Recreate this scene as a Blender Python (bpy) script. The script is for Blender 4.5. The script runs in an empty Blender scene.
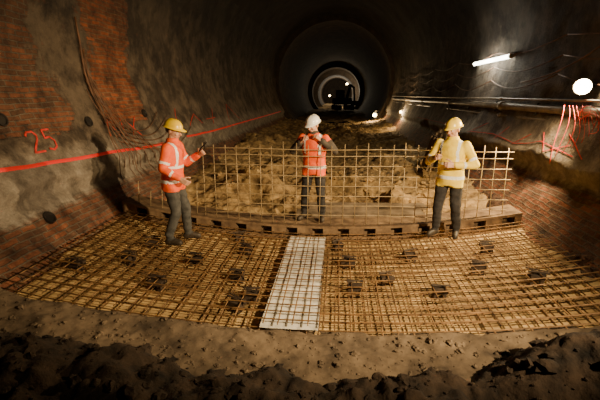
import bpy, bmesh, math, random
from mathutils import Vector, Matrix, noise
random.seed(7)
C = bpy.context.scene.collection
R0, CZ = 4.4, 3.4

# ------------------------------------------------------------ helpers
def link(ob, parent=None):
    C.objects.link(ob)
    if parent: ob.parent = parent
    return ob
def obj(name, bm, mats, parent=None, smooth=True):
    me = bpy.data.meshes.new(name); bm.to_mesh(me); bm.free()
    for m in (mats if isinstance(mats, (list, tuple)) else [mats]): me.materials.append(m)
    if smooth:
        for p in me.polygons: p.use_smooth = True
    return link(bpy.data.objects.new(name, me), parent)
def empty(name, loc=(0,0,0), rz=0):
    e = bpy.data.objects.new(name, None); e.location = loc; e.rotation_euler = (0,0,rz)
    e.empty_display_size = .2
    return link(e)

class N:
    def __init__(s, name):
        s.m = bpy.data.materials.new(name); s.m.use_nodes = True
        s.t = s.m.node_tree; s.b = s.t.nodes['Principled BSDF']
    def n(s, typ, **kw):
        nd = s.t.nodes.new(typ)
        for k, v in kw.items():
            if k in nd.inputs: nd.inputs[k].default_value = v
            else: setattr(nd, k, v)
        return nd
    def l(s, a, b): s.t.links.new(a, b)
    def pos(s): return s.n('ShaderNodeNewGeometry').outputs['Position']
    def noise(s, vec, scale, detail=4, rough=.6):
        nd = s.n('ShaderNodeTexNoise', Scale=scale, Detail=detail, Roughness=rough); s.l(vec, nd.inputs['Vector']); return nd.outputs['Fac']
    def ramp(s, fac, stops):
        r = s.n('ShaderNodeValToRGB'); e = r.color_ramp.elements
        while len(e) < len(stops): e.new(.5)
        for i, (p, c) in enumerate(stops):
            e[i].position = p; e[i].color = (*c, 1) if len(c) == 3 else c
        s.l(fac, r.inputs[0]); return r.outputs[0]
    def mix(s, fac, a, b, mode='MIX'):
        m = s.n('ShaderNodeMix', data_type='RGBA', blend_type=mode)
        for v, i in ((fac, 0), (a, 6), (b, 7)):
            if isinstance(v, (int, float)): m.inputs[i].default_value = v
            elif isinstance(v, tuple): m.inputs[i].default_value = (*v, 1)
            else: s.l(v, m.inputs[i])
        return m.outputs[2]
    def bump(s, h, strength=.5, dist=.02):
        b = s.n('ShaderNodeBump', Strength=strength, Distance=dist); s.l(h, b.inputs['Height']); s.l(b.outputs[0], s.b.inputs['Normal'])
    def math(s, op, a, b=0.0):
        m = s.n('ShaderNodeMath', operation=op)
        for v, i in ((a, 0), (b, 1)):
            if isinstance(v, (int, float)): m.inputs[i].default_value = v
            else: s.l(v, m.inputs[i])
        return m.outputs[0]
    def rng(s, v, a, b, c=0.0, d=1.0):
        m = s.n('ShaderNodeMapRange'); s.l(v, m.inputs[0])
        for i, q in enumerate((a, b, c, d)): m.inputs[i+1].default_value = q
        return m.outputs[0]
def noisy(name, c1, c2, scale=8, rough=.8, metal=0, bump=.4, bd=.01, det=5):
    k = N(name); f = k.noise(k.pos(), scale, det)
    k.l(k.ramp(f, [(.3, c1), (.7, c2)]), k.b.inputs['Base Color'])
    k.b.inputs['Roughness'].default_value = rough; k.b.inputs['Metallic'].default_value = metal
    if bump: k.bump(f, bump, bd)
    return k.m
def emis(name, col, s):
    k = N(name); k.b.inputs['Base Color'].default_value = (*col, 1)
    k.b.inputs['Emission Color'].default_value = (*col, 1); k.b.inputs['Emission Strength'].default_value = s
    return k.m

# ------------------------------------------------------------ materials
def wall_mat(name, lining, left=True):
    k = N(name); P = k.pos()
    sx = k.n('ShaderNodeSeparateXYZ'); k.l(P, sx.inputs[0]); z = sx.outputs['Z']; y = sx.outputs['Y']
    n2 = k.noise(P, 3.2, 8, .75); n3 = k.noise(P, 30, 4, .7); n4 = k.noise(P, 1.3, 8, .7)
    base = k.ramp(n2, [(.25, tuple(c*.3 for c in lining)), (.5, lining), (.8, tuple(c*1.7 for c in lining))])
    base = k.mix(k.ramp(n4, [(.45, (0,0,0)), (.56, (1,1,1))]), base, k.ramp(n2, [(.3, (.022,.015,.010)), (.75, (.12,.085,.055))]))
    uv = k.n('ShaderNodeUVMap')
    br = k.n('ShaderNodeTexBrick', Scale=1.0)
    br.inputs['Color1'].default_value = (.27, .105, .052, 1); br.inputs['Color2'].default_value = (.11, .060, .036, 1)
    br.inputs['Mortar'].default_value = (.17, .135, .10, 1)
    br.inputs['Brick Width'].default_value = .25; br.inputs['Row Height'].default_value = .08
    br.inputs['Mortar Size'].default_value = .012; br.inputs['Mortar Smooth'].default_value = .4
    wob = k.n('ShaderNodeVectorMath', operation='ADD'); k.l(uv.outputs[0], wob.inputs[0])
    sc = k.n('ShaderNodeVectorMath', operation='SCALE', Scale=.06); nn = k.n('ShaderNodeTexNoise', Scale=3.0, Detail=5.0); k.l(P, nn.inputs['Vector'])
    k.l(nn.outputs['Color'], sc.inputs[0]); k.l(sc.outputs[0], wob.inputs[1]); k.l(wob.outputs[0], br.inputs['Vector'])
    brc = k.mix(.95, br.outputs['Color'], k.ramp(n2, [(.32, (.18, .15, .12)), (.48, (.8,.72,.64)), (.68, (1.5, 1.4, 1.25))]), 'MULTIPLY')
    lowt = 1.02 if left else 1.22
    lowz = k.rng(k.math('ADD', z, k.math('MULTIPLY', n2, .35)), lowt, lowt-.1)
    if left:
        zz = k.rng(z, 1.65, 1.85)
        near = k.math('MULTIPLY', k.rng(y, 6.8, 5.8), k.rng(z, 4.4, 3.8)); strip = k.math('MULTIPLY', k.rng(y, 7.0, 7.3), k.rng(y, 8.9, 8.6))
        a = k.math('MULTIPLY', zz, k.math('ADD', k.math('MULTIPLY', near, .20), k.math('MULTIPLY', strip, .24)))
        fm = k.ramp(k.math('ADD', k.math('MULTIPLY', n4, .9), k.math('ADD', a, k.math('MULTIPLY', k.math('SUBTRACT', n2, .5), .25))), [(.57, (0,0,0)), (.62, (1,1,1))])
        m = k.math('MAXIMUM', k.math('MULTIPLY', fm, k.rng(y, 12, 9)), lowz)
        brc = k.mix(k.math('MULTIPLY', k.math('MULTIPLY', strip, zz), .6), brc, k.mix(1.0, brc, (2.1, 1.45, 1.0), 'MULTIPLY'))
    else:
        m = k.math('MULTIPLY', lowz, 1.0)
    col = k.mix(m, base, brc)
    b1 = k.rng(k.math('ADD', z, k.math('MULTIPLY', n4, .8)), 2.05, 1.75)
    band = k.math('MULTIPLY', b1, k.math('SUBTRACT', 1.0, lowz))
    col = k.mix(k.math('MULTIPLY', band, .75), col, k.ramp(n2, [(.3, (.10,.08,.058)), (.5, (.27,.225,.17)), (.72, (.50,.44,.35))]))
    so = k.rng(z, 1.9, 4.8, 1, .18)  # shade of the unlit upper walls, put into the colour by height
    shade_mul = k.n('ShaderNodeVectorMath', operation='SCALE'); k.l(col, shade_mul.inputs[0]); k.l(so, shade_mul.inputs['Scale'])
    k.l(shade_mul.outputs[0], k.b.inputs['Base Color']); k.b.inputs['Roughness'].default_value = .85
    h = k.math('ADD', k.math('MULTIPLY', k.math('MULTIPLY', br.outputs['Fac'], m), -.6), k.math('ADD', n2, k.math('ADD', k.math('MULTIPLY', n4, 1.0), k.math('MULTIPLY', n3, .5))))
    k.bump(h, .9, .05)
    return k.m
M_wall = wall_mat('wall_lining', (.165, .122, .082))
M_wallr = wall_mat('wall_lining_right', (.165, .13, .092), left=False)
M_vault = noisy('shaded_vault', (.005,.004,.003), (.028,.020,.014), 1.5, .9, 0, .5, .03)  # near-black colour carries the darkness of the unlit vault
M_ring = noisy('ring_concrete', (.03,.021,.014), (.085,.06,.04), 2, .9)
M_soil = noisy('dark_soil', (.005,.0035,.002), (.06,.037,.021), 5, 1, 0, 1, .05, 10)  # dark soil; the unlit foreground is also put into this colour
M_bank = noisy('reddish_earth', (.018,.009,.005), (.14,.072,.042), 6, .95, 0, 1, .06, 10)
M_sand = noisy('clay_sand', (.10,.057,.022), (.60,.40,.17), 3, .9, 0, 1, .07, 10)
M_lip = noisy('sandy_concrete', (.055,.038,.023), (.25,.18,.11), 3.0, .95, 0, .8, .03, 10)  # colour darkened to stand in for light falling off at the front
M_blind = noisy('blinding_layer', (.16,.09,.034), (.76,.53,.23), 2.2, .85, 0, .5, .02, 9)
M_white = noisy('pale_sheet', (.50,.47,.38), (.92,.89,.80), 9, .7, 0, .3, .01)
M_rebar = noisy('rebar_steel', (.045,.022,.009), (.36,.20,.075), 9, .55, .3, .2, .003)
M_rebar2 = noisy('rebar_mesh_steel', (.32,.23,.12), (.66,.50,.27), 10, .5, .4, .2, .003)
M_kerb = noisy('rusty_formwork', (.08,.046,.024), (.30,.195,.10), 6, .75, .1, .5, .01)
M_dark = noisy('dark_steel', (.012,.010,.009), (.04,.032,.025), 6, .6, .3, .2)
M_tie = noisy('spacer_blocks', (.018,.012,.007), (.075,.046,.026), 16, .8, .1, .3)
k = N('red_marker_glow'); k.b.inputs['Base Color'].default_value = (.9,.03,.02,1); k.b.inputs['Roughness'].default_value=.5
k.b.inputs['Emission Color'].default_value = (1,.04,.02,1); k.b.inputs['Emission Strength'].default_value = .08; M_redglow = k.m  # faint emission brightens the paint line, which is no lamp
M_redspray = noisy('faded_red_spray', (.40,.02,.012), (.9,.05,.03), 14, .7, 0, 0)
M_pipe = noisy('pipe_steel', (.14,.11,.08), (.38,.31,.23), 5, .45, .3, .1)
M_cable = noisy('cable_rubber', (.06,.03,.018), (.24,.11,.05), 5, .6, 0, 0)
M_redcable = noisy('red_cable', (.5,.03,.02), (.8,.06,.04), 5, .5, 0, 0)
M_timber = noisy('timber', (.08,.055,.032), (.26,.19,.115), 4, .85)
M_tube = emis('tube_glow', (1,.97,.8), 14)
M_lampg = emis('flood_glass', (1,.84,.5), 70)
M_lamps = emis('small_lamp_glass', (1,.75,.35), 22)
M_orange = noisy('orange_hivis', (.85,.075,.003), (.98,.14,.009), 20, .7, 0, .3, .004)
M_yel = noisy('yellow_hivis', (.82,.56,.025), (.95,.74,.06), 20, .7, 0, .3, .004)
M_refl = noisy('reflective_tape', (.74,.74,.70), (.95,.95,.9), 40, .35, 0, 0)
M_slv = noisy('dark_jacket', (.03,.024,.018), (.09,.07,.05), 14, .85, 0, .3, .004)
M_trg = noisy('grey_trousers', (.032,.032,.028), (.085,.08,.07), 14, .85, 0, .3, .004)
M_trd = noisy('dark_trousers', (.012,.011,.011), (.042,.036,.031), 14, .85, 0, .3, .004)
M_boot = noisy('boot_rubber', (.02,.015,.010), (.07,.05,.03), 14, .6)
M_skin = noisy('skin', (.50,.26,.16), (.62,.35,.23), 12, .5, 0, .1, .002)
M_lipm = noisy('lips', (.38,.13,.10), (.45,.17,.13), 12, .5, 0, 0)
M_hair = noisy('hair', (.03,.018,.010), (.08,.05,.03), 60, .7)
M_eyew = noisy('eye_white', (.75,.73,.7), (.8,.78,.75), 5, .2, 0, 0)
M_eyed = noisy('eye_iris', (.02,.015,.01), (.04,.03,.02), 5, .2, 0, 0)
M_hy = noisy('yellow_helmet', (.85,.55,.006), (.92,.64,.012), 5, .3, 0, 0)
M_hw = noisy('white_helmet', (.80,.78,.72), (.88,.86,.8), 5, .3, 0, 0)
M_hc = noisy('warm_yellow_helmet', (.88,.62,.05), (.92,.68,.08), 5, .3, 0, 0)

# ------------------------------------------------------------ tunnel shell
def fbm(v, o=4): return noise.fractal(v, 1.0, 2.0, o)
def inv(x): return x*x/32.0
def radius(th, y):
    z = CZ + R0*math.sin(th)
    side = 1 if math.cos(th) > 0 else -1
    e = (.95 if side < 0 else 1.12) + .12*noise.noise(Vector((side*5, y*.9, 0))) + .05*noise.noise(Vector((side*5, y*4, 3)))
    t = max(0, min(1, (z - e)/.10))
    r = R0 + .03 - .18*t
    amp = .06 if t > .5 else .11
    if y > 12: amp = .03
    r += amp*fbm(Vector((math.cos(th)*R0*.8, y*.8, z*.8)), 3 if (t > .5 or y > 12) else 5)
    return r
def wpt(side, z, y, off=0.0):
    s = (z-CZ)/R0; th = math.asin(max(-1, min(1, s)))
    if side < 0: th = math.pi - th
    r = radius(th, y) - off
    return Vector((r*math.cos(th), y, CZ + r*math.sin(th)))
def ys_list():
    out = []; y = -5.0
    while y < 30:
        out.append(y); y += .08 if 2 < y < 12 else (.25 if y < 2 else .3)
    out.append(30.0); return out
def shell(name, t0, t1, nt, mat):
    bm = bmesh.new(); uvl = bm.loops.layers.uv.new('UVMap'); ys = ys_list(); g = []
    for y in ys:
        row = []
        for i in range(nt+1):
            th = t0 + (t1-t0)*i/nt; r = radius(th, y)
            row.append(bm.verts.new((r*math.cos(th), y, CZ + r*math.sin(th))))
        g.append(row)
    for j in range(len(ys)-1):
        for i in range(nt):
            f = bm.faces.new((g[j][i], g[j+1][i], g[j+1][i+1], g[j][i+1]))
            th = [t0+(t1-t0)*i/nt, t0+(t1-t0)*(i+1)/nt]
            for lp, (yy, t) in zip(f.loops, ((ys[j], th[0]), (ys[j+1], th[0]), (ys[j+1], th[1]), (ys[j], th[1]))):
                lp[uvl].uv = (yy, t*R0)
    return obj(name, bm, mat)
A = math.asin((0.0-CZ)/R0)
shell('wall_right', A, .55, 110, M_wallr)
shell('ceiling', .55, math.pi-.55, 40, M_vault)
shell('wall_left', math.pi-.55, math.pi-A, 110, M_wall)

def tube_section(bm, y0, y1, ra, rb, cz0, cz1, n=72):
    a = [bm.verts.new((ra*math.cos(t), y0, cz0+ra*math.sin(t))) for t in [2*math.pi*i/n for i in range(n)]]
    b = [bm.verts.new((rb*math.cos(t), y1, cz1+rb*math.sin(t))) for t in [2*math.pi*i/n for i in range(n)]]
    for i in range(n): bm.faces.new((a[i], a[(i+1)%n], b[(i+1)%n], b[i]))
bm = bmesh.new()
prof = [(30, 4.6, 3.4), (30, 4.0, 3.3), (31.2, 4.0, 3.3), (31.2, 4.15, 3.3), (58, 3.9, 2.8),
        (58, 3.3, 2.7), (60, 3.3, 2.7), (60, 3.6, 2.7), (66, 3.6, 2.6), (66, 2.9, 2.5), (67, 2.9, 2.5), (67, 3.5, 2.6), (100, 3.3, 2.6)]
for (y0, r0, c0), (y1, r1, c1) in zip(prof[:-1], prof[1:]): tube_section(bm, y0, y1, r0, r1, c0, c1)
bmesh.ops.remove_doubles(bm, verts=bm.verts, dist=.001)
obj('tunnel_lining_rings', bm, M_ring, smooth=False)
bm = bmesh.new(); vs = [bm.verts.new((3.9*math.cos(t), 99.9, 2.6+3.9*math.sin(t))) for t in [2*math.pi*i/48 for i in range(48)]]
bm.faces.new(vs); obj('wall_back', bm, M_ring, smooth=False)

# ------------------------------------------------------------ ground
def grid(name, x0, x1, nx, y0, y1, ny, zf, mat):
    bm = bmesh.new(); g = []
    for j in range(ny+1):
        y = y0+(y1-y0)*j/ny
        g.append([bm.verts.new((x0+(x1-x0)*i/nx, y, zf(x0+(x1-x0)*i/nx, y))) for i in range(nx+1)])
    for j in range(ny):
        for i in range(nx): bm.faces.new((g[j][i], g[j][i+1], g[j+1][i+1], g[j+1][i]))
    return obj(name, bm, mat)
def ss(a, b, x):
    t = max(0, min(1, (x-a)/(b-a))); return t*t*(3-2*t)
grid('floor', -3.5, 3.5, 80, 3.2, 6.6, 40, lambda x, y: inv(x) + .012*fbm(Vector((x*2, y*2, 3))), M_blind)
def lipz(x, y): return inv(x) + .07*ss(3.53, 3.42, y+.05*noise.noise(Vector((x*3,0,0)))) + .03*fbm(Vector((x*2, y*2, 9)), 6) + .012*fbm(Vector((x*11, y*11, 9)), 3) - .5*ss(2.75, 2.4, y)
grid('concrete_lip', -3.6, 3.5, 300, 2.3, 3.56, 70, lipz, M_lip)
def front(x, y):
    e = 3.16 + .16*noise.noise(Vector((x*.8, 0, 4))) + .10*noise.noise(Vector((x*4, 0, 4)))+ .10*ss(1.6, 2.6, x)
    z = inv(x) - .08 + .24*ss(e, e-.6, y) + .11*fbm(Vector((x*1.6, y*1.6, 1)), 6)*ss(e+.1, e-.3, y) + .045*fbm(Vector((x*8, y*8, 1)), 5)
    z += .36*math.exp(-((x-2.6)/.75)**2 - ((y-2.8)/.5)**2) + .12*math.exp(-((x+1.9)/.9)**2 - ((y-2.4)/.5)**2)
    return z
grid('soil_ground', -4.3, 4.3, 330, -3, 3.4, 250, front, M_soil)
def back(x, y):
    z = inv(x) - .02 + .12*ss(7.6, 9, y) + .18*ss(12, 30, y)
    m = (.42*math.exp(-((x+1.7)/.8)**2 - ((y-8.9)/.7)**2) + .42*math.exp(-((x-1.45)/.45)**2 - ((y-8.0)/.4)**2)
         + .30*math.exp(-((x+1.0)/.9)**2 - ((y-11.8)/.9)**2) + .32*math.exp(-((x-2.2)/.9)**2 - ((y-13.0)/1.4)**2)
         + .35*math.exp(-((x+2.6)/.9)**2 - ((y-16)/2.0)**2) + .30*math.exp(-((x-.3)/.8)**2 - ((y-9.8)/.5)**2)
         + .35*math.exp(-((x-.6)/1.0)**2 - ((y-22)/2)**2) + .28*math.exp(-((x+.3)/.5)**2 - ((y-8.0)/.35)**2))
    f = fbm(Vector((x*1.3, y*1.0, 5)), 6)
    z += m*(1+.6*f) + (.11*f + .05*fbm(Vector((x*6, y*5, 2)), 5))*ss(6.6, 7.3, y)
    return z
grid('excavated_ground', -4.35, 4.35, 240, 6.54, 30, 520, back, M_sand)
grid('tunnel_floor_far', -4.0, 4.0, 30, 29.8, 99.8, 120, lambda x, y: .38 + .25*fbm(Vector((x*.8, y*.3, 7))), M_sand)
def bank(x, y):
    a = 3.08+.10*noise.noise(Vector((y*1.3, 0, 2)))
    return inv(x) - .10 + .20*ss(a, a+.3, x) + (.06*fbm(Vector((x*3, y*2.5, 12)), 6) + .025*fbm(Vector((x*12, y*12, 12)), 4))*ss(a-.1, a+.2, x)
grid('earth_bank', 3.0, 3.6, 40, 3.3, 9.5, 260, bank, M_bank)
grid('earth_bank', -3.6, -3.0, 40, 3.3, 9.5, 260, lambda x, y: bank(-x, y+30)-.06, M_bank)

def rubble(name, n, xr, yr, zf, s0, s1, mat):
    bm = bmesh.new()
    for _ in range(n):
        x = random.uniform(*xr); y = random.uniform(*yr); s = s0*(s1/s0)**(random.random()**2.5)
        r = bmesh.ops.create_icosphere(bm, subdivisions=2, radius=s); o = Vector((random.random()*99, 0, 0))
        rot = Matrix.Rotation(random.random()*6, 3, 'Z')
        sc = Vector((random.uniform(.8,1.4), random.uniform(.7,1.1), random.uniform(.45,.9)))
        for v in r['verts']:
            d = v.co.normalized(); q = v.co*(1+.7*noise.noise(d*1.9+o)+.25*noise.noise(d*5+o))
            v.co = rot @ Vector((q.x*sc.x, q.y*sc.y, q.z*sc.z)) + Vector((x, y, zf(x, y)+s*.1))
    return obj(name, bm, mat, smooth=False)
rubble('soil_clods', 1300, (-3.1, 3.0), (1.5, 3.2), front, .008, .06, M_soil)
rubble('lip_grit', 700, (-3.0, 3.0), (2.8, 3.4), lipz, .006, .035, M_lip)
rubble('sand_clods', 700, (-2.7, 2.7), (7.7, 14), back, .015, .11, M_sand)
rubble('bank_rubble', 140, (3.12, 3.3), (3.6, 6.0), bank, .012, .06, M_bank)

# ------------------------------------------------------------ tubes / bars
def poly_tube(bm, pts, r, n=6, closed=False):
    pts = [Vector(p) for p in pts]; rings = []
    for i, p in enumerate(pts):
        a = pts[max(0, i-1)]; b = pts[min(len(pts)-1, i+1)]; d = (b-a).normalized()
        up = Vector((0,0,1)) if abs(d.z) < .9 else Vector((1,0,0))
        u = d.cross(up).normalized(); w = d.cross(u)
        rr = r[i] if isinstance(r, (list, tuple)) else r
        rings.append([bm.verts.new(p + u*rr*math.cos(2*math.pi*k/n) + w*rr*math.sin(2*math.pi*k/n)) for k in range(n)])
    for a, b in zip(rings[:-1], rings[1:]):
        for k in range(n): bm.faces.new((a[k], a[(k+1)%n], b[(k+1)%n], b[k]))
    bm.faces.new(rings[0][::-1]); bm.faces.new(rings[-1])
def box(bm, c, s, M=None):
    r = bmesh.ops.create_cube(bm, size=1)
    for v in r['verts']:
        p = Vector((v.co.x*s[0], v.co.y*s[1], v.co.z*s[2]))
        if M: p = M @ p
        v.co = p + Vector(c)
    return r['verts']

bm = bmesh.new()
for lay, (zo, sp, ox) in enumerate(((.045, .15, 0), (.135, .15, .03))):
    x = -3.12 + ox
    while x < 3.12:
        j = random.uniform(-.010, .010); s = random.uniform(-.025, .025)
        poly_tube(bm, [(x+j+s*(t-.5), 3.44+2.68*t, inv(x)+zo+random.uniform(-.005,.005)) for t in (0,.25,.5,.75,1)], .0068)
        x += sp
    y = 3.47 + ox
    while y < 6.12:
        j = random.uniform(-.01, .01); s = random.uniform(-.02, .02)
        poly_tube(bm, [(-3.14+6.28*t/30, y+j+s*(t/30-.5), inv(-3.14+6.28*t/30)+zo+.016+random.uniform(-.003,.003)) for t in range(31)], .0068)
        y += sp
obj('rebar_mat', bm, M_rebar)
bm = bmesh.new()
sp = [(-2.3,5.2),(-2.35,4.6),(-1.55,4.85),(-1.0,5.4),(-.9,4.5),(-.75,3.85),(-.62,4.05),(.55,4.35),(.5,5.1),(.95,4.6),(1.35,5.3),(1.5,4.25),(2.1,4.8),(2.4,5.4),(-1.75,4.1),(-1.2,5.85),(.35,5.75),(2.6,4.4),(-2.8,4.2)]
for (x, y) in sp:
    zb = inv(x); a = random.uniform(-.5,.5); Mr = Matrix.Rotation(a, 3, 'Z')
    for q in (-1, 1):
        box(bm, Vector((x, y, zb+.10))+Mr@Vector((0, q*.04, 0)), (random.uniform(.13,.19), .05, .05), Mr)
        box(bm, Vector((x, y, zb+.04))+Mr@Vector((q*.05, 0, 0)), (.035, .11, .08), Mr)
    for q in range(3):
        c, s = math.cos(a+random.uniform(-.4,.4)), math.sin(a+random.uniform(-.4,.4)); dy = random.uniform(-.04,.04)
        poly_tube(bm, [(x-.10*c, y+dy-.10*s, zb+.165), (x+.10*c, y+dy+.10*s, zb+.17)], .007)
obj('rebar_spacer_blocks', bm, M_tie, smooth=False)
grid('membrane_strip', -.42, .16, 10, 3.44, 6.1, 40, lambda x, y: inv(x)+.085+.008*noise.noise(Vector((x*5,y*4,0))), M_white)

# kerb formwork with pockets
bm = bmesh.new()
def cbox(x0, x1, y0, y1, a, b, n=1):
    prev = None
    for i in range(n+1):
        x = x0+(x1-x0)*i/n
        ring = [bm.verts.new((x, y0, inv(x)+a)), bm.verts.new((x, y1, inv(x)+a)), bm.verts.new((x, y1, inv(x)+b)), bm.verts.new((x, y0, inv(x)+b))]
        if prev:
            for q in range(4): bm.faces.new((prev[q], prev[(q+1)%4], ring[(q+1)%4], ring[q]))
        else: bm.faces.new(ring[::-1])
        prev = ring
    bm.faces.new(prev)
cbox(-3.25, 3.15, 6.14, 6.64, .21, .25, 40); cbox(-3.25, 3.15, 6.14, 6.2, -.02, .07, 40); cbox(-3.25, 3.15, 6.36, 6.6, -.02, .22, 40)
x = -3.25
while x < 3.1:
    cbox(x, min(x+.24, 3.15), 6.15, 6.38, .06, .22, 2); x += .42
obj('kerb_formwork', bm, M_kerb, smooth=False)

bm = bmesh.new()
x = -1.86
while x < 2.9:
    top = 1.55 + random.uniform(-.03, .05); l = random.uniform(-.02,.02)
    poly_tube(bm, [(x, 6.24, inv(x)+.24), (x+l*.5, 6.25, .8), (x+l, 6.26, top)], .0068); x += .19
for zz in (.42, .58, .74, .90, 1.06, 1.22, 1.38, 1.48):
    poly_tube(bm, [(-1.92+4.86*t/12, 6.228, zz+.01*math.sin(t)) for t in range(13)], .0068)
x = -3.0
while x < -1.95:
    poly_tube(bm, [(x, 6.24, inv(x)+.24), (x+.02, 6.25, .72+random.uniform(0,.2))], .007); x += .2
obj('rebar_mesh_fence', bm, M_rebar2)

# ------------------------------------------------------------ wall details
def ribbon(bm, pts, w, side):
    prev = None
    for i, (y, z) in enumerate(pts):
        y2, z2 = pts[min(i+1, len(pts)-1)]; y1, z1 = pts[max(i-1, 0)]
        d = Vector((y2-y1, z2-z1)).normalized(); nx, nz = -d.y*w/2, d.x*w/2
        c = (bm.verts.new(wpt(side, z+nz, y+nx, .012)), bm.verts.new(wpt(side, z, y, .018)), bm.verts.new(wpt(side, z-nz, y-nx, .012)))
        if prev:
            bm.faces.new((prev[0], c[0], c[1], prev[1])); bm.faces.new((prev[1], c[1], c[2], prev[2]))
        prev = c
def sampled(kp, step=.05):
    out = []
    for (a, b), (c, d) in zip(kp[:-1], kp[1:]):
        n = max(1, int(math.hypot(c-a, d-b)/step))
        for i in range(n): out.append((a+(c-a)*i/n, b+(d-b)*i/n))
    out.append(kp[-1]); return out
bm = bmesh.new()
ribbon(bm, sampled([(3.5,1.40),(5,1.31),(8,1.17),(9.6,1.12)]), .05, -1)
ribbon(bm, sampled([(10.3,1.16),(12,1.12),(16,1.12),(22,1.12),(28,1.12)]), .045, -1)
obj('wall_marking_line', bm, M_redglow)
bm = bmesh.new()
for kp in ([(7.0,1.5),(7.15,1.8),(7.35,1.5)], [(7.6,1.45),(7.65,1.85)], [(7.85,1.45),(8.2,1.8)], [(7.8,1.75),(8.2,1.4)], [(10.2,1.5),(10.5,1.9)], [(11,1.4),(11.6,1.7),(12,1.4)],
           [(13,1.3),(13.6,1.8)], [(15,1.3),(15.5,1.9),(16.5,1.3)], [(12.5,1.5),(13.5,1.5)]):
    ribbon(bm, sampled(kp), .022, -1)
obj('sprayed_marks', bm, M_redspray)
bm = bmesh.new()
for kp in ([(6.2,1.35),(7.2,1.45),(8.2,1.32),(9.5,1.4),(11,1.28)], [(6.4,1.5),(6.9,1.3),(7.3,1.6)], [(7.8,1.55),(8.3,1.3)], [(8.8,1.6),(9.2,1.3)], [(6.0,1.35),(6.6,1.65)], [(10,1.6),(10.8,1.3)], [(12,1.35),(18,1.3)]):
    ribbon(bm, sampled(kp), .014, 1)
obj('sprayed_marks', bm, M_redspray)
def wall_text(txt, y0, z0, size):
    D = {'2': [(0,.8),(.15,.97),(.42,.97),(.55,.78),(.5,.58),(0,.02),(.6,.02)], '5': [(.55,.98),(.08,.98),(.05,.58),(.35,.62),(.56,.42),(.5,.12),(.25,0),(0,.1)]}
    b = bmesh.new()
    for i, ch in enumerate(txt): ribbon(b, sampled([(y0+size*(i*.95+px*1.1), z0+size*pz) for px, pz in D[ch]], .03), .028, -1)
    return obj('sprayed_number', b, M_redspray)
wall_text('25', 5.12, 1.46, .30)
for (y, z) in ((4.9, 1.95), (6.6, 1.80), (4.75, .72), (8.7, 1.85)):
    b = bmesh.new(); p = wpt(-1, z, y, .0); nrm = (Vector((0, y, CZ))-p).normalized(); q = nrm.to_track_quat('Z', 'Y')
    for ra, rb, o0, o1 in ((.09, .09, -.02, .03), (.09, .075, .03, .03), (.075, .065, .03, .012), (.065, 0.001, .012, .012)):
        a_ = [b.verts.new(p+q@Vector((ra*math.cos(t), ra*math.sin(t), o0))) for t in [i*math.pi/10 for i in range(20)]]
        b_ = [b.verts.new(p+q@Vector((rb*math.cos(t), rb*math.sin(t), o1))) for t in [i*math.pi/10 for i in range(20)]]
        for i in range(20): b.faces.new((a_[i], a_[(i+1)%20], b_[(i+1)%20], b_[i]))
    obj('grout_socket', b, M_dark)  # dark disc in a shallow collar paints the shade of a hole
bm = bmesh.new()
for i in range(13):
    yt = 7.0+random.uniform(-.08,.12); yb = 6.7+i*.17; zb = .95 if i % 2 else .75; zt = 3.1-random.random()*.8
    pts = [wpt(-1, zt+(zb-zt)*t, yt+(yb-yt)*t**1.6+.05*math.sin(t*6+i), .04+.05*math.sin(math.pi*t)) for t in [q/14 for q in range(15)]]
    poly_tube(bm, pts, .008, 5)
for i in range(5):
    pts = [wpt(-1, 1.85-i*.12-.35*math.sin(math.pi*t), 7.1+(2.2+i*.4)*t, .05) for t in [q/14 for q in range(15)]]
    poly_tube(bm, pts, .009, 5)
poly_tube(bm, [wpt(-1, 1.7+1.9*t, 7.0+.03*math.sin(9*t), .05) for t in [q/10 for q in range(11)]], .018, 6)
obj('hanging_cables', bm, M_cable)
bm = bmesh.new()
for i, (za, zb_) in enumerate(((3.3,2.75),(2.95,2.6),(2.62,2.5))):
    ya = 4.5
    while ya < 25:
        yb = ya+3.2; poly_tube(bm, [wpt(1, za-(.14+.05*i)*math.sin(math.pi*t), ya+(yb-ya)*t, .07) for t in [q/8 for q in range(9)]], .011, 5); ya = yb
poly_tube(bm, [wpt(1, 3.6-1.1*t-.25*math.sin(math.pi*t), 5.4+3.6*t, .08) for t in [q/12 for q in range(13)]], .014, 5)
obj('wall_cables', bm, M_cable)
bm = bmesh.new()
for i in range(5):
    c = Vector((3.90-random.random()*.05, 6.15+random.uniform(-.06,.12), 1.93)); r = random.uniform(.12,.24)
    poly_tube(bm, [c+Vector((.02*math.sin(3*t+i), r*1.3*math.cos(t), r*math.sin(t)-.04*i/3)) for t in [q*2*math.pi/20 for q in range(19-random.randint(0,8))]], .005, 5)
for i in range(6):
    poly_tube(bm, [(3.90-.02*i-.15*t*t, 6.2+.12*i-.25*t+.08*math.sin(4*t+i), 2.15-(.4+.10*i)*t) for t in [q/8 for q in range(9)]], .0045, 5)
obj('red_cable_coil', bm, M_redcable)
P = empty('supply_pipes')
for nm, x, z, r in (('pipe_large', 4.02, 2.06, .075), ('pipe_small', 4.0, 1.86, .04), ('pipe_thin', 3.98, 2.22, .02)):
    bm = bmesh.new(); pts = [(x, 1+y*1.45, z) for y in range(20)]; poly_tube(bm, pts, r, 14)
    for y in range(3, 20, 3):
        yy = 1+y*1.45; poly_tube(bm, [(x, yy-.06, z), (x, yy+.06, z)], r*1.35, 14)
    obj(nm, bm, M_pipe, P)
bm = bmesh.new()
for y in range(2, 30, 2):
    box(bm, (4.1, y, 1.95), (.28, .04, .04)); box(bm, (4.0, y, 1.96), (.03, .04, .4)); box(bm, (4.16, y, 2.0), (.04, .05, .5))
obj('brackets', bm, M_dark, P)

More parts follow.
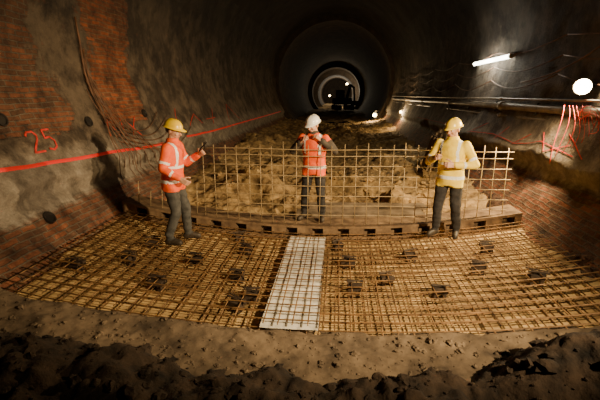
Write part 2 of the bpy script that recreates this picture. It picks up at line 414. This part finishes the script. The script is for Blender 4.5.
# ------------------------------------------------------------ lamps
def fluorescent(y0, y1, z):
    E = empty('fluorescent_lamp'); a = wpt(1, z, y0, .12); b = wpt(1, z, y1, .12)
    bm = bmesh.new(); poly_tube(bm, [a, b], .05, 12); obj('tube', bm, M_tube, E)
    bm = bmesh.new(); d = Vector((.075, 0, .03)); poly_tube(bm, [a+d-Vector((0,.06,0)), b+d+Vector((0,.06,0))], .045, 4)
    poly_tube(bm, [a-Vector((0,.06,0)), a], .05, 10); poly_tube(bm, [b, b+Vector((0,.06,0))], .05, 10); obj('housing', bm, M_pipe, E)
fluorescent(9.9, 12.3, 3.13)
def floodlight(loc, aim, glass, rad=.13):
    E = empty('floodlight'); q = (Vector(aim)-Vector(loc)).to_track_quat('-Z', 'Y'); Mr = q.to_matrix(); L = Vector(loc); n = 28
    def revolve(prof, nm, mat):
        bm = bmesh.new(); prev = None
        for r, z in prof:
            ring = [bm.verts.new(L+Mr@Vector((r*math.cos(2*math.pi*i/n), r*math.sin(2*math.pi*i/n), z))) for i in range(n)]
            if prev:
                for i in range(n): bm.faces.new((prev[i], prev[(i+1)%n], ring[(i+1)%n], ring[i]))
            prev = ring
        bm.faces.new(prev); return obj(nm, bm, mat, E)
    revolve([(rad*.96, 0), (rad*1.08, -.01), (rad*1.1, .015), (rad*1.0, .03), (rad*.8, .09), (rad*.45, .14), (rad*.4, .2), (.01, .205)], 'housing', M_dark)
    revolve([(rad*.97, 0), (rad*.85, -.02), (rad*.55, -.04), (.01, -.05)], 'glass', glass)
    bm = bmesh.new(); poly_tube(bm, [L+Mr@Vector(p) for p in ((-rad*1.12,0,.03),(-rad*1.2,0,.14),(-rad*.6,0,.25),(rad*.6,0,.25),(rad*1.2,0,.14),(rad*1.12,0,.03))], .012, 6)
    obj('yoke', bm, M_dark, E)
def spot(name, loc, aim, e, col, ang, blend=.6, r=.08):
    l = bpy.data.lights.new(name, 'SPOT'); l.energy = e; l.color = col; l.spot_size = math.radians(ang); l.spot_blend = blend; l.shadow_soft_size = r
    o = bpy.data.objects.new(name, l); q = (Vector(aim)-Vector(loc)).to_track_quat('-Z', 'Y'); o.rotation_euler = q.to_euler(); o.location = loc; link(o)
def point(name, loc, e, col, r=.1):
    l = bpy.data.lights.new(name, 'POINT'); l.energy = e; l.color = col; l.shadow_soft_size = r
    o = bpy.data.objects.new(name, l); o.location = loc; link(o)
WARM = (1, .72, .38); KEY = (1, .74, .43)
floodlight((3.75, 1.1, 2.95), (-1.0, 6.3, .4), M_lamps)
spot('flood_beam_main', (3.66, 1.20, 2.91), (-.7, 6.2, .6), 3000, KEY, 76, 1.0, .05)
floodlight((3.90, 6.5, 2.42), (1.6, 2.6, 2.1), M_lampg, .115)
spot('flood_beam_wall', (3.80, 6.35, 2.40), (-.4, 8.2, .7), 1000, WARM, 150, .6, .08)
point('tube_light', (3.95, 11.1, 3.1), 65, (1,.93,.75), .2)
def bulb(loc, e, r=.07):
    E = empty('work_lamp'); bm = bmesh.new(); bmesh.ops.create_uvsphere(bm, u_segments=16, v_segments=10, radius=r, matrix=Matrix.Translation(loc)); obj('bulb', bm, M_lamps, E)
    bm = bmesh.new(); poly_tube(bm, [Vector(loc)+Vector((0,0,r*.8)), Vector(loc)+Vector((0,0,r*2)), Vector(loc)+Vector((.25,0,r*2.5))], r*.5, 8); obj('holder', bm, M_dark, E)
    point('work_lamp_light', (loc[0]-.2, loc[1]-.2, loc[2]), e, WARM, .08)
bulb((3.7, 22.5, 1.42), 110)
bulb((2.9, 29.0, .95), 110, .14)
bulb((1.6, 62, 3.9), 60, .16)
bulb((-1.2, 75, 2.2), 60, .16)
point('tunnel_light_b', (2.6, 63.5, 3.0), 380, (1,.85,.6), .3)
point('tunnel_light_c', (.5, 88, 3.5), 700, (1,.88,.66), .3)

# ------------------------------------------------------------ props behind fence
bm = bmesh.new()
for i, (x, y, a) in enumerate(((2.75,10.6,.25),(3.0,10.9,.2),(3.2,11.3,.3))):
    Mr = Matrix.Rotation(a, 3, 'Y') @ Matrix.Rotation(.2*i, 3, 'Z')
    box(bm, (x, y, inv(x)+.6), (.05, .8, .9), Mr)
    for q in (-.3, 0, .3): box(bm, Vector((x,y,inv(x)+.6))+Mr@Vector((-.05,q,0)), (.06,.06,.85), Mr)
obj('formwork_panels', bm, M_timber, smooth=False)
bm = bmesh.new(); Mr = Matrix.Rotation(.06, 3, 'Z')
box(bm, (.75, 7.1, .20), (2.3, .35, .07), Mr); box(bm, (.9, 7.45, .25), (2.2, .28, .06), Mr); box(bm, (-.2, 7.2, .12), (.1,.6,.14), Mr); box(bm, (1.6, 7.3, .14), (.1,.6,.14), Mr)
obj('timber_planks', bm, M_timber, smooth=False)
E = empty('excavator', (.9, 52, .45), .3)
bm = bmesh.new()
for s in (-1, 1):
    box(bm, (s*.8, 0, .35), (.4, 2.6, .6))
    for q in (-1.3, 1.3): bmesh.ops.create_cone(bm, cap_ends=True, segments=16, radius1=.33, radius2=.33, depth=.42, matrix=Matrix.Translation((s*.8, q, .35)) @ Matrix.Rotation(math.pi/2, 4, 'Y'))
obj('tracks', bm, M_dark, E, False)
bm = bmesh.new(); box(bm, (0, .3, 1.1), (1.9, 2.2, .8)); box(bm, (-.5, -.5, 1.9), (.8, 1.1, 1.1)); obj('cab', bm, M_dark, E, False)
bm = bmesh.new(); poly_tube(bm, [(.3,-.6,1.4),(.3,-2.0,3.0),(.3,-3.2,2.7)], [.2,.17,.13], 6); poly_tube(bm, [(.3,-3.2,2.7),(.3,-3.6,1.2)], [.13,.1], 6); box(bm, (.3,-3.5,.95), (.7,.5,.5)); obj('boom', bm, M_dark, E, False)

# ------------------------------------------------------------ people
def fr(bm, a, b, ra, rb, seg=14):
    a = Vector(a); b = Vector(b); d = b-a; L = d.length; q = d.to_track_quat('Z', 'Y').to_matrix().to_4x4()
    bmesh.ops.create_cone(bm, cap_ends=True, segments=seg, radius1=ra, radius2=rb, depth=L, matrix=Matrix.Translation((a+b)/2) @ q)
    for p, r in ((a, ra), (b, rb)): bmesh.ops.create_uvsphere(bm, u_segments=seg, v_segments=8, radius=r, matrix=Matrix.Translation(p))
def ell(bm, c, s, M=None, seg=20):
    m = Matrix.Translation(c)
    if M: m = m @ M.to_4x4()
    bmesh.ops.create_uvsphere(bm, u_segments=seg, v_segments=seg//2+2, radius=1, matrix=m @ Matrix.Diagonal((*s, 1)))
def loft(bm, rings, n=24):
    prev = None
    for (cx, cy, cz, rx, ry) in rings:
        ring = [bm.verts.new((cx+rx*math.cos(t), cy+ry*math.sin(t), cz)) for t in [2*math.pi*i/n for i in range(n)]]
        if prev:
            for i in range(n): bm.faces.new((prev[i], prev[(i+1)%n], ring[(i+1)%n], ring[i]))
        else: bm.faces.new(ring[::-1])
        prev = ring
    bm.faces.new(prev)
def remesh(bm, vox, smooth=4):
    me = bpy.data.meshes.new('tmp'); bm.to_mesh(me); bm.free(); o = bpy.data.objects.new('tmp', me); C.objects.link(o)
    m = o.modifiers.new('r', 'REMESH'); m.mode = 'VOXEL'; m.voxel_size = vox
    s = o.modifiers.new('s', 'SMOOTH'); s.iterations = smooth; s.factor = .5
    dg = bpy.context.evaluated_depsgraph_get(); out = bpy.data.meshes.new_from_object(o.evaluated_get(dg))
    bpy.data.objects.remove(o); return out
def fin(name, me, mats, parent, M=None):
    if M: me.transform(M)
    me.materials.clear()
    for m in mats: me.materials.append(m)
    for p in me.polygons: p.use_smooth = True
    o = bpy.data.objects.new(name, me); return link(o, parent)

def hand(parent, nm, wrist, d, n, side, curl):
    d = Vector(d).normalized(); n = Vector(n); n = (n-d*n.dot(d)).normalized(); u = d.cross(n)*side
    W = Vector(wrist); bm = bmesh.new(); P = lambda a, b, c: W + u*a + d*b + n*c
    for a0, a1 in ((-.028,-.030),(-.010,-.010),(.010,.010),(.026,.029)): fr(bm, P(a0*.7,.0,0), P(a1,.088,0), .019, .015, 10)
    fr(bm, P(0,-.04,0), P(0,.02,0), .028, .024, 12)
    for a, L, r in ((.031,.068,.0088),(.0105,.077,.0092),(-.0105,.070,.0088),(-.030,.055,.0078)):
        p = P(a,.088,0); ang = 0
        for kx, f in enumerate((.45,.32,.23)):
            ang += curl*(.9,1.1,.8)[kx]; dd = d*math.cos(ang)+n*math.sin(ang); p2 = p+dd*L*f*1.15; fr(bm, p, p2, r*(1-.08*kx), r*(.94-.08*kx), 8); p = p2
    p = P(.026,.022,.004)
    for L, aa, cc in ((.042,.75,.35),(.034,.45,.6),(.026,.15,.8)):
        dd = (u*aa + d*.75 + n*cc*curl).normalized(); p2 = p+dd*L; fr(bm, p, p2, .0125, .0105, 8); p = p2
    return fin(nm, remesh(bm, .0042, 3), [M_skin], parent)

def worker(loc, rz, pose, jacket, trousers, helmet, scale=1.0, sleeves=None):
    E = empty('construction_worker', loc, rz); E.scale = (scale,)*3
    segs = []; bm = bmesh.new()
    lean = pose.get('lean', 0); px, py = pose.get('shift', (0, 0))
    rings = []
    for z, rx, ry in ((.79,.186,.142),(.83,.195,.150),(.92,.194,.148),(1.02,.184,.138),(1.12,.192,.140),(1.24,.212,.148),(1.33,.215,.142),(1.40,.185,.120),(1.445,.115,.090),(1.475,.075,.078)):
        rings.append((px*(z-.9)/.5, py*(z-.9)/.5-lean*(z-.9), z, rx, ry))
    loft(bm, rings)
    segs.append(('torso', Vector((0,0,.82)), Vector((px,py-lean*.5,1.42)), .17, .17))
    for sd, sx in (('R', -1), ('L', 1)):
        S = Vector((sx*.185+px, py-lean*.48, 1.375)); el = Vector(pose[sd+'e']); wr = Vector(pose[sd+'w'])
        fr(bm, S, el, .074, .058); fr(bm, el, wr, .058, .044); segs.append(('uarm', S, el, .07, .06)); segs.append(('farm', el, wr, .058, .044))
        dd = (wr-el).normalized(); fr(bm, wr-dd*.035, wr-dd*.005, .049, .049)
        H = Vector((sx*.095, 0, .88)); kn = Vector(pose[sd+'k']); an = Vector(pose[sd+'a']); fd = Vector(pose[sd+'f']).normalized()
        fr(bm, H, kn, .105, .075); fr(bm, kn, an+Vector((0,0,.07)), .075, .062); segs.append(('thigh', H, kn, .10, .075)); segs.append(('shin', kn, an+Vector((0,0,.03)), .07, .062))
        fr(bm, an+Vector((0,0,.10)), an+Vector((0,0,-.035)), .052, .05); heel = an+Vector((0,0,-.045))-fd*.035
        fr(bm, heel, an+fd*.16+Vector((0,0,-.055)), .042, .036); fr(bm, an+fd*.05+Vector((0,0,-.02)), an+fd*.15+Vector((0,0,-.045)), .046, .042)
        segs.append(('boot', an+Vector((0,0,.04)), an+Vector((0,0,-.05)), .05, .045)); segs.append(('boot', heel, an+fd*.17+Vector((0,0,-.05)), .045, .045))
    me = remesh(bm, .0125, 4)
    for v in me.vertices:
        q = v.co; a = .010 if q.z > .12 else 0
        v.co = q + v.normal*(a*noise.noise(q*9) + a*.9*noise.noise(Vector((q.x*9, q.y*9, q.z*17))))
        if v.co.z < .004: v.co.z = .004
    mats = [jacket, M_refl, trousers, M_boot, sleeves or jacket]
    idx = []
    for p in me.polygons:
        c = p.center; best = None
        for s in segs:
            ab = s[2]-s[1]; t = max(0, min(1, (c-s[1]).dot(ab)/ab.length_squared)); dist = (c-(s[1]+ab*t)).length-(s[3]+(s[4]-s[3])*t)
            if best is None or dist < best[0]: best = (dist, s[0], t)
        k_, t = best[1], best[2]; mi = 0
        if c.z > .785 and k_ in ('thigh','torso') and abs(c.x) < .24: k_ = 'torso'
        if k_ == 'torso':
            if .90 < c.z < .94 or (pose.get('band2', True) and 1.09 < c.z < 1.13): mi = 1
            elif c.z > 1.13 and abs(abs(c.x-px)-.12) < .019: mi = 1
            if c.z < .775: mi = 2
        elif sleeves and k_ in ('uarm', 'farm'): mi = 4 if (k_ == 'farm' or t > .3) else 0
        elif k_ == 'uarm': mi = 1 if .66 < t < .78 else 0
        elif k_ == 'farm': mi = 1 if .50 < t < .62 else 0
        elif k_ in ('thigh', 'shin'): mi = 2
        else: mi = 3
        idx.append(mi)
    o = fin('body', me, mats, E)
    for p, i in zip(o.data.polygons, idx): p.material_index = i
    nb = Vector((px, py-lean*.55, 1.47))
    bm = bmesh.new(); loft(bm, [(nb.x, nb.y, nb.z-.05, .10, .095), (nb.x, nb.y-.005, nb.z+.0, .082, .085), (nb.x, nb.y-.01, nb.z+.03, .074, .078)]); fin('collar', remesh(bm, .009, 2), [sleeves or jacket], E)
    hy, hp, hr = pose.get('head', (0, 0, 0))
    Mh = Matrix.Translation(nb+Vector((0,-.01,.02))) @ Matrix.Rotation(hy, 4, 'Z') @ Matrix.Rotation(hp, 4, 'X') @ Matrix.Rotation(hr, 4, 'Y') @ Matrix.Scale(1.08, 4)
    bm = bmesh.new()
    fr(bm, (0,.01,-.05), (0,.0,.05), .056, .054)
    ell(bm, (0,.012,.135), (.074,.093,.088)); ell(bm, (0,-.02,.085), (.062,.068,.075)); ell(bm, (0,-.048,.035), (.036,.034,.026))
    ell(bm, (0,-.078,.112), (.050,.014,.012))
    fr(bm, (0,-.083,.105), (0,-.105,.072), .008, .0135, 10); ell(bm, (0,-.094,.068), (.018,.012,.009))
    for s in (-1, 1):
        ell(bm, (s*.038,-.066,.070), (.020,.016,.018)); ell(bm, (s*.074,.008,.095), (.010,.020,.032), Matrix.Rotation(s*.25, 3, 'Z'))
    ell(bm, (0,-.080,.043), (.022,.010,.008))
    fin('head', remesh(bm, .0048, 3), [M_skin], E, Mh)
    bm = bmesh.new()
    for s in (-1, 1): ell(bm, (s*.030,-.0755,.097), (.013,.009,.008), seg=12)
    m1 = bpy.data.meshes.new('e'); bm.to_mesh(m1); bm.free(); fin('eyes', m1, [M_eyew], E, Mh)
    bm = bmesh.new()
    for s in (-1, 1): ell(bm, (s*.030,-.0825,.097), (.0055,.004,.0058), seg=10); ell(bm, (s*.031,-.085,.114), (.018,.005,.0035), seg=10)
    m1 = bpy.data.meshes.new('e'); bm.to_mesh(m1); bm.free(); fin('irises_brows', m1, [M_eyed], E, Mh)
    bm = bmesh.new(); ell(bm, (0,-.0885,.0465), (.021,.0045,.004), seg=12); ell(bm, (0,-.0875,.039), (.018,.005,.0045), seg=12)
    m1 = bpy.data.meshes.new('e'); bm.to_mesh(m1); bm.free(); fin('mouth', m1, [M_lipm], E, Mh)
    bm = bmesh.new(); ell(bm, (0,.030,.125), (.077,.080,.082))
    for v in list(bm.verts):
        if v.co.y < -.0 and v.co.z < .13: v.co.y = max(v.co.y, .0)
        if v.co.z < .07: v.co.z = .07
    m1 = bpy.data.meshes.new('e'); bm.to_mesh(m1); bm.free(); fin('hair', m1, [M_hair], E, Mh)
    bm = bmesh.new(); rings = []; n = 32
    for i in range(8):
        a = i/8*math.pi/2; rings.append([bm.verts.new(((.098*math.cos(a)**.8)*math.cos(t), .01+(.122*math.cos(a)**.8)*math.sin(t), .142+.102*math.sin(a)*(1+.05*(abs(math.cos(t))<.22)))) for t in [2*math.pi*k2/n for k2 in range(n)]])
    top = bm.verts.new((0,.01,.246))
    brim = []
    for k2 in range(n):
        t = 2*math.pi*k2/n; fw = max(0, -math.sin(t)); e = .014+.048*fw**3
        brim.append(bm.verts.new(((.098+min(e,.02))*math.cos(t), .01+(.122+e)*math.sin(t), .140-.012*fw)))
    brim2 = [bm.verts.new(v.co-Vector((0,0,.006))) for v in brim]; inn = [bm.verts.new((v.co.x*.9, .01+(v.co.y-.01)*.9, .135)) for v in rings[0]]
    al = [inn, brim2, brim] + rings
    for a_, b_ in zip(al[:-1], al[1:]):
        for i in range(n): bm.faces.new((a_[i], a_[(i+1)%n], b_[(i+1)%n], b_[i]))
    for i in range(n): bm.faces.new((rings[-1][i], rings[-1][(i+1)%n], top))
    m1 = bpy.data.meshes.new('e'); bm.to_mesh(m1); bm.free(); fin('helmet', m1, [helmet], E, Mh)
    for sd, s in (('R', 1), ('L', -1)):
        w = Vector(pose[sd+'w']); d = pose.get(sd+'d', tuple(w-Vector(pose[sd+'e'])))
        hand(E, 'hand_'+sd, w+Vector(d).normalized()*.02, d, pose[sd+'n'], pose.get(sd+'s', s), pose.get(sd+'c', .55))
    return E
def tool(E, a, b, name='pincers'):
    a = Vector(a); b = Vector(b); d = (b-a).normalized(); u = d.cross(Vector((0,0,1))).normalized(); m = a+(b-a)*.7; bm = bmesh.new()
    for s in (-1, 1): poly_tube(bm, [a+u*s*.03, a+(b-a)*.35+u*s*.03, m, b-d*.015-u*s*.018, b], [.007,.007,.009,.008,.004], 8)
    obj(name, bm, M_dark, E)

W1 = worker((-1.93, 5.20, inv(1.93)+.155), math.radians(90), dict(
    lean=.06, Re=(-.27,.02,1.12), Rw=(-.25,-.19,.99), Rn=(1,0,.1), Rc=.6,
    Le=(.22,-.13,1.13), Lw=(.13,-.34,1.25), Ln=(-1,0,-.2), Lc=.75,
    Rk=(-.12,-.06,.49), Ra=(-.13,.06,.09), Rf=(-.1,-1,0), Lk=(.13,-.10,.49), La=(.15,-.10,.09), Lf=(.15,-1,0), head=(-.15, .22, 0)),
    M_orange, M_trg, M_hy, .985)
tool(W1, (.10,-.40,1.31), (.0,-.50,1.45))
W2 = worker((-.06, 6.49, .252), math.radians(-12), dict(
    lean=.08, shift=(0,0), Re=(-.34,-.10,1.17), Rw=(-.17,-.22,1.33), Rn=(.9,0,.0), Rc=.7, band2=False,
    Le=(.36,-.09,1.19), Lw=(.17,-.19,1.36), Ln=(-.8,.2,-.4), Lc=.7,
    Rk=(-.14,-.05,.49), Ra=(-.17,.0,.09), Rf=(-.3,-1,0), Lk=(.13,-.06,.49), La=(.13,.03,.09), Lf=(.3,-1,0), head=(-.35, .32, .05)),
    M_orange, M_trd, M_hw, 1.0, sleeves=M_slv)
W3 = worker((1.93, 5.80, inv(1.93)+.155), math.radians(-35), dict(
    lean=.05, Re=(-.31,-.08,1.12), Rw=(-.15,-.29,1.20), Rn=(.9,0,.2), Rc=.7,
    Le=(.34,-.04,1.12), Lw=(.14,-.25,1.13), Ln=(-.9,.0,.0), Lc=.7,
    Rk=(-.12,-.07,.49), Ra=(-.14,-.03,.09), Rf=(-.25,-1,0), Lk=(.12,-.03,.49), La=(.13,.08,.09), Lf=(.3,-1,0), head=(-.2, .18, 0)),
    M_yel, M_trd, M_hc, .985)
tool(W3, (-.06,-.38,1.24), (-.02,-.40,1.40))

# ------------------------------------------------------------ world + camera
w = bpy.data.worlds.new('World'); bpy.context.scene.world = w; w.use_nodes = True
w.node_tree.nodes['Background'].inputs[0].default_value = (.9,.6,.35,1); w.node_tree.nodes['Background'].inputs[1].default_value = .001
cam = bpy.data.cameras.new('camera'); cam.sensor_width = 36; cam.lens = 24; cam.clip_end = 300
co = bpy.data.objects.new('camera', cam); co.location = (.3, 0, 2.3)
co.rotation_euler = (math.radians(90-14.7), 0, math.radians(5.25)); C.objects.link(co); bpy.context.scene.camera = co
